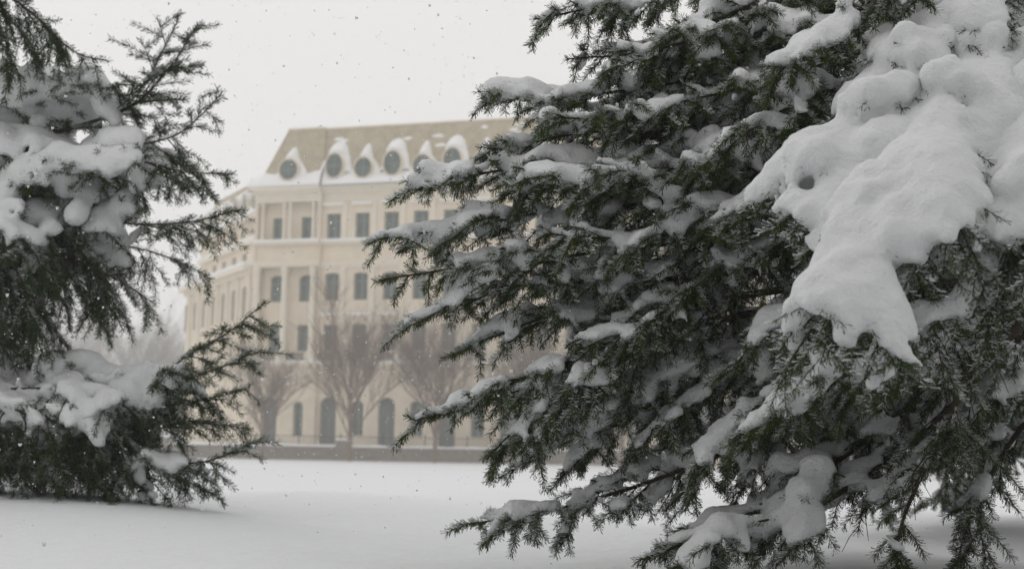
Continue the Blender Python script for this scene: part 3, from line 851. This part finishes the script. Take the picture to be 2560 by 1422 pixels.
# ---- the big spruce on the right
RT_X, RT_Y = 3.05, 6.6
rt = empty("spruce_tree", (RT_X, RT_Y, 1.25))
def to_local(tree):
    """children were built in world coordinates; keep them in place under the tree's empty"""
    bpy.context.view_layer.update()
    for c in tree.children: c.matrix_parent_inverse = tree.matrix_world.inverted()
tag(rt, "big spruce filling the right side, boughs loaded with thick fresh snow", "spruce tree")
trunk(rt, [(RT_X, RT_Y, .9), (RT_X + .02, RT_Y, 2.5), (RT_X, RT_Y + .03, 5.0), (RT_X, RT_Y, 8.5)], .17, .06)

RB = [
  # ctrl points base -> tip (photo pixel x, y, metres), options
  (dict(ctrl=[(2250,-260,6.1),(1800,-70,5.8),(1550,5,5.6),(1335,48,5.5)], W=.34, cover=0.86, hang=.75)),
  (dict(ctrl=[(2350,-200,5.9),(1980,-30,5.6),(1740,70,5.4),(1560,165,5.3)], W=.42, cover=0.86, hang=.9)),
  (dict(ctrl=[(2300,-60,6.1),(1850,70,5.8),(1600,130,5.7),(1418,148,5.6)], W=.36, cover=0.98, load=0.43)),
  (dict(ctrl=[(2350,40,6.0),(1850,170,5.7),(1500,235,5.55),(1195,228,5.5)], W=.42, cover=1.00, load=0.50, rmax=.05)),
  (dict(ctrl=[(2350,60,5.7),(1950,200,5.4),(1700,260,5.3),(1560,300,5.2)], W=.40, cover=0.86, hang=.8)),
  (dict(ctrl=[(2350,160,5.9),(1800,300,5.6),(1450,330,5.5),(1200,395,5.4)], W=.34, cover=0.94, hang=.5)),
  (dict(ctrl=[(2350,250,6.0),(1800,360,5.6),(1400,400,5.45),(1200,430,5.4),(1025,468,5.4)], W=.40, cover=0.98, load=0.43)),
  (dict(ctrl=[(2350,360,5.9),(1800,480,5.5),(1450,520,5.4),(1150,570,5.35),(922,603,5.35)], W=.40, cover=1.00, load=0.46)),
  (dict(ctrl=[(2300,430,5.6),(1850,520,5.3),(1600,470,5.2),(1400,440,5.15),(1290,420,5.15)], W=.34, cover=0.90, load=0.37)),
  (dict(ctrl=[(2350,430,5.6),(1850,620,5.4),(1550,665,5.3),(1300,650,5.3),(1100,680,5.3),(955,705,5.3)], W=.30, cover=0.90, hang=.5, bare=.3)),
  (dict(ctrl=[(1420,640,5.35),(1250,680,5.3),(1110,770,5.3),(990,828,5.3)], W=.14, cover=1.00, load=0.50, r0=.006)),
  (dict(ctrl=[(2350,380,5.5),(1850,640,5.3),(1650,740,5.3),(1450,890,5.3),(1250,985,5.3),(1018,1036,5.3)], W=.30, cover=0.90, hang=.7, r0=.017, bare=.25)),
  (dict(ctrl=[(2150,600,5.7),(1700,720,5.55),(1400,790,5.45),(1142,885,5.4)], W=.36, cover=0.98, load=0.46)),
  (dict(ctrl=[(1750,700,5.3),(1560,830,5.25),(1400,970,5.2),(1300,1060,5.2),(1218,1145,5.2)], W=.26, cover=0.57, hang=1.2)),
  (dict(ctrl=[(2350,640,5.8),(1950,830,5.6),(1650,940,5.5),(1450,1060,5.4),(1312,1160,5.4)], W=.44, cover=1.00, load=0.55, rmax=.05, close=3)),
  (dict(ctrl=[(2300,760,5.7),(1950,1060,5.5),(1700,1180,5.4),(1400,1275,5.35),(1140,1322,5.3)], W=.36, cover=0.86, hang=.5, r0=.016)),
  (dict(ctrl=[(2400,930,5.4),(2100,1150,5.2),(1850,1290,5.1),(1610,1395,5.0)], W=.36, cover=0.94, load=0.43, hang=.6)),
  (dict(ctrl=[(2350,1050,5.2),(2050,1260,5.0),(1800,1330,4.9),(1660,1440,4.8)], W=.38, cover=1.00, load=0.50, hang=.6)),
  (dict(ctrl=[(2250,-20,5.7),(1880,80,5.5),(1680,110,5.4),(1500,190,5.35)], W=.38, cover=0.74, hang=.9)),
  (dict(ctrl=[(2250,240,5.6),(1780,270,5.4),(1530,300,5.3),(1330,300,5.3)], W=.36, cover=0.84, hang=.8)),
  (dict(ctrl=[(2250,330,5.5),(1750,410,5.3),(1500,430,5.25),(1250,490,5.2)], W=.36, cover=0.74, hang=.9)),
  (dict(ctrl=[(2250,420,5.4),(1800,560,5.2),(1560,600,5.15),(1340,600,5.1)], W=.34, cover=0.69, hang=1.0, bare=.3)),
  (dict(ctrl=[(2200,520,5.4),(1800,690,5.2),(1600,820,5.15),(1420,860,5.15)], W=.32, cover=0.69, hang=1.0, bare=.3)),
  (dict(ctrl=[(2250,700,5.6),(1900,880,5.35),(1700,1000,5.3),(1560,1130,5.3)], W=.38, cover=0.79, hang=1.0)),
  (dict(ctrl=[(2250,820,5.3),(1980,980,5.1),(1830,1080,5.05),(1720,1190,5.0)], W=.34, cover=0.74, hang=1.0)),
  (dict(ctrl=[(1850,740,5.4),(1560,850,5.3),(1350,925,5.25),(1165,985,5.2)], W=.30, cover=0.76, hang=1.1)),
  (dict(ctrl=[(1780,800,5.3),(1540,910,5.25),(1410,1010,5.2),(1335,1115,5.2)], W=.30, cover=0.66, hang=1.3)),
  (dict(ctrl=[(1800,610,5.45),(1480,690,5.4),(1280,715,5.35),(1130,765,5.35)], W=.28, cover=0.76, hang=1.0)),
  (dict(ctrl=[(1950,880,5.6),(1660,1000,5.5),(1490,1090,5.45),(1400,1185,5.4)], W=.34, cover=0.86, hang=.9)),
  # inner boughs, deeper in the tree
  (dict(ctrl=[(2500,60,6.6),(2100,260,6.4),(1750,380,6.3),(1500,420,6.2)], W=.5, dens=900, cover=1.00, load=0.43)),
  (dict(ctrl=[(2500,300,6.6),(2100,520,6.4),(1750,580,6.2),(1420,580,6.1)], W=.5, dens=900, cover=1.00, load=0.43)),
  (dict(ctrl=[(2500,520,6.5),(2100,720,6.3),(1780,800,6.2),(1500,830,6.1)], W=.46, dens=900, cover=0.98, load=0.43)),
  (dict(ctrl=[(2500,760,6.5),(2200,900,6.2),(1900,1000,6.0),(1650,1120,5.9)], W=.46, dens=900, cover=0.94, load=0.37)),
  (dict(ctrl=[(2300,300,5.4),(2050,420,5.1),(1900,480,5.0),(1780,560,5.0)], W=.34, cover=0.86, hang=.9)),
  (dict(ctrl=[(2300,180,5.3),(2050,240,5.05),(1880,330,4.95),(1790,420,4.9)], W=.34, cover=0.90, hang=.9)),
  (dict(ctrl=[(2400,-100,5.3),(2150,20,5.0),(2000,120,4.9),(1900,220,4.85)], W=.36, cover=0.90, hang=.9)),
  (dict(ctrl=[(2400,560,5.3),(2150,720,5.1),(1950,800,5.0),(1830,930,5.0)], W=.32, cover=0.86, hang=.9)),
  (dict(ctrl=[(2500,800,5.0),(2250,900,4.8),(2050,960,4.7),(1870,1080,4.6)], W=.34, cover=0.98, load=0.43, hang=.8)),
  (dict(ctrl=[(2600,760,4.9),(2420,960,4.8),(2310,1170,4.8),(2250,1330,4.8),(2240,1460,4.8)], W=.28, cover=0.70, load=0.25, hang=.8, bare=.35, r0=.02)),
  (dict(ctrl=[(2750,900,5.2),(2560,1060,5.1),(2450,1230,5.1),(2380,1420,5.0)], W=.34, cover=0.86, load=0.31, hang=.8, bare=.3)),
  (dict(ctrl=[(2800,700,5.6),(2500,880,5.5),(2250,980,5.4),(2050,1100,5.3)], W=.40, cover=0.94, load=0.37, hang=.8)),
  (dict(ctrl=[(2800,820,5.2),(2620,900,5.0),(2450,980,4.9),(2330,1090,4.9)], W=.40, cover=0.75, load=0.35, hang=1.2, droop=1.0)),
  (dict(ctrl=[(2500,860,5.6),(2250,960,5.5),(2080,1060,5.4),(1960,1210,5.4)], W=.36, cover=0.70, load=0.35, hang=1.1, droop=1.0)),
  # heavily loaded near boughs
  (dict(ctrl=[(2750,-60,5.4),(2500,130,4.9),(2330,340,4.3),(2170,620,3.95),(2040,860,3.8)], W=.48, fan=.75, cover=1.4, load=.5, rmax=.05, close=5, finger=.018, vox=.0128, droop=1.1, hang=.4, spread=38, dens=600, side_gap=.036, t3=.8, smooth_n=4, rough=.35, dust=.9)),
  (dict(ctrl=[(2700,-80,5.3),(2420,120,4.9),(2160,330,4.5),(2010,560,4.3)], W=.44, fan=.75, cover=1.4, load=.5, rmax=.05, close=5, finger=.018, vox=.0128, droop=1.1, hang=.4, spread=38, dens=600, side_gap=.036, t3=.8, smooth_n=4, rough=.35, dust=.9)),
  (dict(ctrl=[(2900,0,5.2),(2720,180,4.5),(2580,430,4.1),(2500,720,3.9)], W=.44, fan=.75, cover=1.4, load=.5, rmax=.05, close=5, finger=.018, vox=.0128, droop=1.1, hang=.4, spread=38, dens=600, side_gap=.036, t3=.8, smooth_n=4, rough=.35, dust=.9)),
  (dict(ctrl=[(2800,0,5.2),(2580,190,4.75),(2440,420,4.3),(2320,680,4.05),(2270,900,3.95)], W=.42, fan=.7, cover=1.4, load=.5, rmax=.05, close=5, finger=.018, vox=.0128, droop=1.1, hang=.4, spread=38, dens=600, side_gap=.036, t3=.8, smooth_n=4, rough=.35, dust=.9)),
  (dict(ctrl=[(2950,180,5.0),(2760,360,4.5),(2640,540,4.25),(2570,740,4.1)], W=.44, fan=.75, cover=1.4, load=.5, rmax=.05, close=5, finger=.018, vox=.0128, droop=1.1, hang=.4, spread=38, dens=600, side_gap=.036, t3=.8, smooth_n=4, rough=.35, dust=.9)),
  (dict(ctrl=[(2900,-300,5.4),(2650,-160,5.1),(2480,-30,4.9),(2390,120,4.8)], W=.36, fan=.6, cover=1.4, load=.5, rmax=.05, close=5, finger=.018, droop=.9, hang=.4, spread=40, dens=600, side_gap=.036, t3=.8, smooth_n=4, rough=.35, dust=.9)),
  (dict(ctrl=[(2850,-150,5.3),(2560,-30,5.1),(2330,80,4.95),(2140,190,4.9)], W=.36, fan=.4, cover=1.3, load=.5, rmax=.05, close=5, finger=.017, droop=.8, hang=.4, dens=600, side_gap=.036, t3=.8, smooth_n=4, rough=.35, dust=.9)),
]
for k, kw in enumerate(RB):
    make_bough(rt, seed=k, need_mat=M_NEED_R, hub=(RT_X, RT_Y), **kw)
to_local(rt)
def clothe(tree, x, y, z, sets):
    """the far sides of the crown: more boughs of the same build, turned about the trunk"""
    src = [c for c in tree.children if c.name.startswith("bough")]
    for n_, rz in enumerate(sets):
        for c in src[n_ % 2::2]:
            k = c.copy(); COL.objects.link(k); k.parent = tree
            k.matrix_parent_inverse = Matrix.Rotation(rz, 4, 'Z') @ Matrix.Translation((-x, -y, -z))
            for g_ in c.children:
                q = g_.copy(); COL.objects.link(q); q.parent = k
clothe(rt, RT_X, RT_Y, 1.25, (RAD(-118), RAD(-170), RAD(128)))
print("right", STATS, _t.time() - _t0)

# ---- the spruce on the left, farther off
LT_X, LT_Y = -5.1, 10.2
lt = empty("spruce_tree", (LT_X, LT_Y, 1.2))
tag(lt, "dark spruce at the left edge with snow-capped boughs sweeping down to the snow", "spruce tree")
trunk(lt, [(LT_X, LT_Y, .9), (LT_X, LT_Y, 2.5), (LT_X + .03, LT_Y, 5.0), (LT_X, LT_Y, 9)], .2, .07)
LKW = dict(scale=1.4, dens=960, nl=.026, nw=.0028, vox=.0218, need_mat=M_NEED_L, side_gap=.060, dust=.16, snow_to=.80, tip_sparse=.3, t3=1.3, shoot=1.25, quat=.1)
LB = [
  dict(ctrl=[(-380,-260,9.6),(-100,-90,9.0),(60,20,8.8),(180,130,8.7),(272,155,8.7)], W=.5, load=0.00, hang=1.6, droop=1.2, dust=0),
  dict(ctrl=[(-380,-220,9.2),(-150,-80,8.6),(-20,60,8.4),(30,200,8.3)], W=.5, load=0.00, hang=1.6, droop=1.2, dust=0),
  dict(ctrl=[(-420,220,9.8),(-50,260,9.3),(180,240,9.0),(330,235,8.9),(395,140,8.9),(445,38,8.9)], W=.62, load=.75, cover=1.3, rmax=.072, close=4, t3=.95, side_gap=.055, smooth_n=3, rough=.6, snow_to=.74, hang=.35, up=.15),
  dict(ctrl=[(150,330,9.0),(320,270,8.9),(420,175,8.9),(494,64,8.9)], W=.36, load=0.19, cover=0.51, hang=.1, up=.1),
  dict(ctrl=[(-300,420,9.5),(60,400,9.1),(300,370,8.9),(430,340,8.8),(500,290,8.8),(556,230,8.8)], W=.62, load=.75, cover=1.3, rmax=.072, close=4, t3=.95, side_gap=.055, smooth_n=3, rough=.6, snow_to=.74, hang=.4, droop=.8),
  dict(ctrl=[(-200,500,9.3),(120,430,8.9),(330,400,8.7),(470,430,8.7),(583,436,8.7)], W=.6, load=.75, cover=1.3, rmax=.072, close=4, t3=.95, side_gap=.055, smooth_n=3, rough=.6, snow_to=.74, hang=.5, droop=.9),
  dict(ctrl=[(-300,560,9.4),(100,540,9.0),(350,560,8.8),(500,550,8.8),(598,524,8.8)], W=.6, load=.75, cover=1.3, rmax=.072, close=4, t3=.95, side_gap=.055, smooth_n=3, rough=.6, snow_to=.74, hang=.7),
  dict(ctrl=[(-300,600,9.6),(50,620,9.2),(300,620,9.0),(430,650,8.9),(515,690,8.9)], W=.6, load=.55, cover=1.05, hang=1.0, close=4, t3=1.15),
  dict(ctrl=[(-300,480,9.0),(-50,520,8.6),(80,620,8.4),(120,720,8.3)], W=.5, load=.55, cover=1.05, hang=1.0, close=4, t3=1.15),
  dict(ctrl=[(-250,640,9.2),(-20,700,8.9),(100,790,8.8),(180,890,8.8)], W=.5, load=0.19, cover=0.51, hang=1.5, droop=1.2),
  dict(ctrl=[(-100,600,9.3),(150,680,9.0),(260,750,8.9),(310,830,8.9)], W=.5, load=0.19, cover=0.51, hang=1.5, droop=1.2),
  dict(ctrl=[(-250,760,9.2),(-60,820,9.0),(40,880,8.9),(120,940,8.9)], W=.4, load=0.13, cover=0.41, hang=1.3, droop=1.0),
  dict(ctrl=[(-420,980,9.4),(-50,975,9.0),(200,960,8.8),(370,950,8.7),(480,880,8.7),(570,830,8.7),(664,752,8.7)], W=.66, load=.75, cover=1.3, rmax=.072, close=4, t3=.95, side_gap=.055, smooth_n=3, rough=.6, snow_to=.74, hang=.5, droop=.9),
  dict(ctrl=[(-200,1010,9.1),(150,1000,8.8),(400,960,8.7),(540,920,8.6),(655,873,8.6)], W=.55, load=.55, cover=1.05, hang=.7, close=4, t3=1.15),
  dict(ctrl=[(0,1060,9.0),(250,1030,8.8),(480,1000,8.7),(625,960,8.7)], W=.5, load=0.33, cover=0.70, hang=.8),
  dict(ctrl=[(-100,1100,9.0),(250,1090,8.8),(470,1060,8.7),(625,1075,8.7)], W=.5, load=0.33, cover=0.60, hang=.9),
  dict(ctrl=[(-100,1130,8.9),(250,1130,8.7),(450,1160,8.6),(560,1145,8.6),(640,1106,8.6)], W=.45, load=.55, cover=1.05, hang=.7, close=4, t3=1.15),
  dict(ctrl=[(0,1120,9.0),(300,1140,8.8),(440,1190,8.7),(525,1240,8.7)], W=.40, load=0.33, cover=0.60, hang=1.2),
  dict(ctrl=[(-250,960,8.6),(0,1000,8.4),(120,1080,8.3),(160,1180,8.25)], W=.5, load=.55, cover=1.05, hang=1.4, droop=1.4, close=4, t3=1.15),
  dict(ctrl=[(-50,980,8.8),(180,1010,8.5),(280,1080,8.4),(320,1180,8.4)], W=.5, load=.55, cover=1.05, hang=1.4, droop=1.4, close=4, t3=1.15),
  dict(ctrl=[(-300,1080,8.7),(-60,1100,8.5),(40,1160,8.4),(70,1230,8.4)], W=.45, load=0.26, cover=0.60, hang=1.4, droop=1.3),
  dict(ctrl=[(-50,1100,9.0),(200,1120,8.9),(350,1180,8.8),(420,1250,8.8)], W=.4, load=0.19, cover=0.51, hang=1.4, droop=1.2),
  dict(ctrl=[(-300,-120,9.0),(-80,-20,8.8),(40,60,8.7),(110,160,8.7)], W=.5, load=0.00, hang=1.6, droop=1.3, dust=0),
  dict(ctrl=[(-250,560,8.9),(-40,600,8.6),(60,700,8.5),(90,830,8.5)], W=.5, load=0.19, cover=0.47, hang=1.6, droop=1.4),
  dict(ctrl=[(-150,520,9.1),(120,560,8.9),(220,660,8.8),(260,800,8.8)], W=.45, load=0.19, cover=0.47, hang=1.6, droop=1.4),
  dict(ctrl=[(-250,1040,8.9),(50,1060,8.8),(200,1120,8.7),(260,1230,8.7)], W=.5, load=0.30, cover=0.62, hang=1.6, droop=1.4),
  dict(ctrl=[(-200,330,9.2),(60,340,9.0),(200,400,8.9),(300,480,8.8)], W=.6, load=.55, cover=1.05, hang=1.0, droop=1.0, close=4, t3=1.15),
  dict(ctrl=[(-300,700,8.8),(-60,720,8.6),(60,800,8.5),(110,890,8.5)], W=.5, load=.3, cover=0.52, hang=1.5, droop=1.3),
  dict(ctrl=[(-100,620,8.9),(140,640,8.8),(280,690,8.7),(390,760,8.7)], W=.5, load=.4, cover=0.72, hang=1.3, droop=1.1),
  dict(ctrl=[(-100,980,8.7),(150,970,8.6),(300,1000,8.5),(400,1090,8.5)], W=.55, load=.55, cover=1.05, hang=1.4, droop=1.2, close=4, t3=1.15),
  dict(ctrl=[(-50,1020,8.5),(100,1040,8.4),(220,1110,8.35),(250,1220,8.35)], W=.5, load=.4, cover=0.72, hang=1.6, droop=1.4),
]
for k, kw in enumerate(LB):
    a = dict(LKW); a.update(kw)
    make_bough(lt, seed=100 + k, hub=(LT_X, LT_Y), **a)
to_local(lt)
# ---- two unseen spruces added behind the camera to shade the foreground, with copied boughs
def copy_tree(src, sets, loc, scale, label):
    t = empty("spruce_tree", loc); t.scale = scale; tag(t, label, "spruce tree")
    first = True
    for rz in sets:
        for c in src.children:
            if c.name.startswith("trunk") and not first: continue
            k = c.copy(); COL.objects.link(k); k.parent = t
            k.matrix_parent_inverse = Matrix.Rotation(rz, 4, 'Z') @ Matrix.Translation((-LT_X, -LT_Y, -1.2))
            for g_ in c.children:
                q = g_.copy(); COL.objects.link(q); q.parent = k
        first = False
    return t
copy_tree(lt, (.3, 2.4, 4.5), (-3.6, -4.2, 1.2), (1.25, 1.25, 1.7), "unseen tall spruce added behind the viewer on the left to shade the foreground")
copy_tree(lt, (1.2, 3.3, 5.4), (4.3, -3.8, 1.2), (1.2, 1.2, 1.6), "unseen tall spruce added behind the viewer on the right to shade the foreground")
clothe(lt, LT_X, LT_Y, 1.2, (RAD(115), RAD(180), RAD(-120)))
print("left", STATS, _t.time() - _t0)

# ------------------------------------------------------------------ falling snow
NF = 26000
R = np.random.default_rng(5)
yy = 5.0 + 55 * R.random(NF) ** 1.3
xx = (R.random(NF) - .5) * (yy * .80 + 1.0)
zz = CAM_H + yy * (-.12 + .46 * R.random(NF))
ok = zz > ground_z(xx, yy) + .05
pc = np.stack([xx, yy, zz], 1)[ok]; NF = len(pc)
sz = R.lognormal(math.log(.0029), .45, NF)[:, None, None]
octa = np.array([[1, 1, 1], [1, -1, -1], [-1, 1, -1], [-1, -1, 1]], float) * .75
stretch = R.uniform(.6, 1.3, (NF, 1, 3))
V = pc[:, None, :] + octa[None] * sz * stretch
of = np.array([[0, 1, 2], [0, 3, 1], [0, 2, 3], [1, 3, 2]])
F_ = (np.arange(NF)[:, None, None] * 4 + of[None]).reshape(-1, 3)
fl = link(bpy.data.objects.new("falling_snow", np_mesh("falling_snow", V.reshape(-1, 3), [F_], M_FLAKE, True)))
tag(fl, "snowflakes drifting down through the air", "snowflakes", None, "stuff")
print("done", _t.time() - _t0)
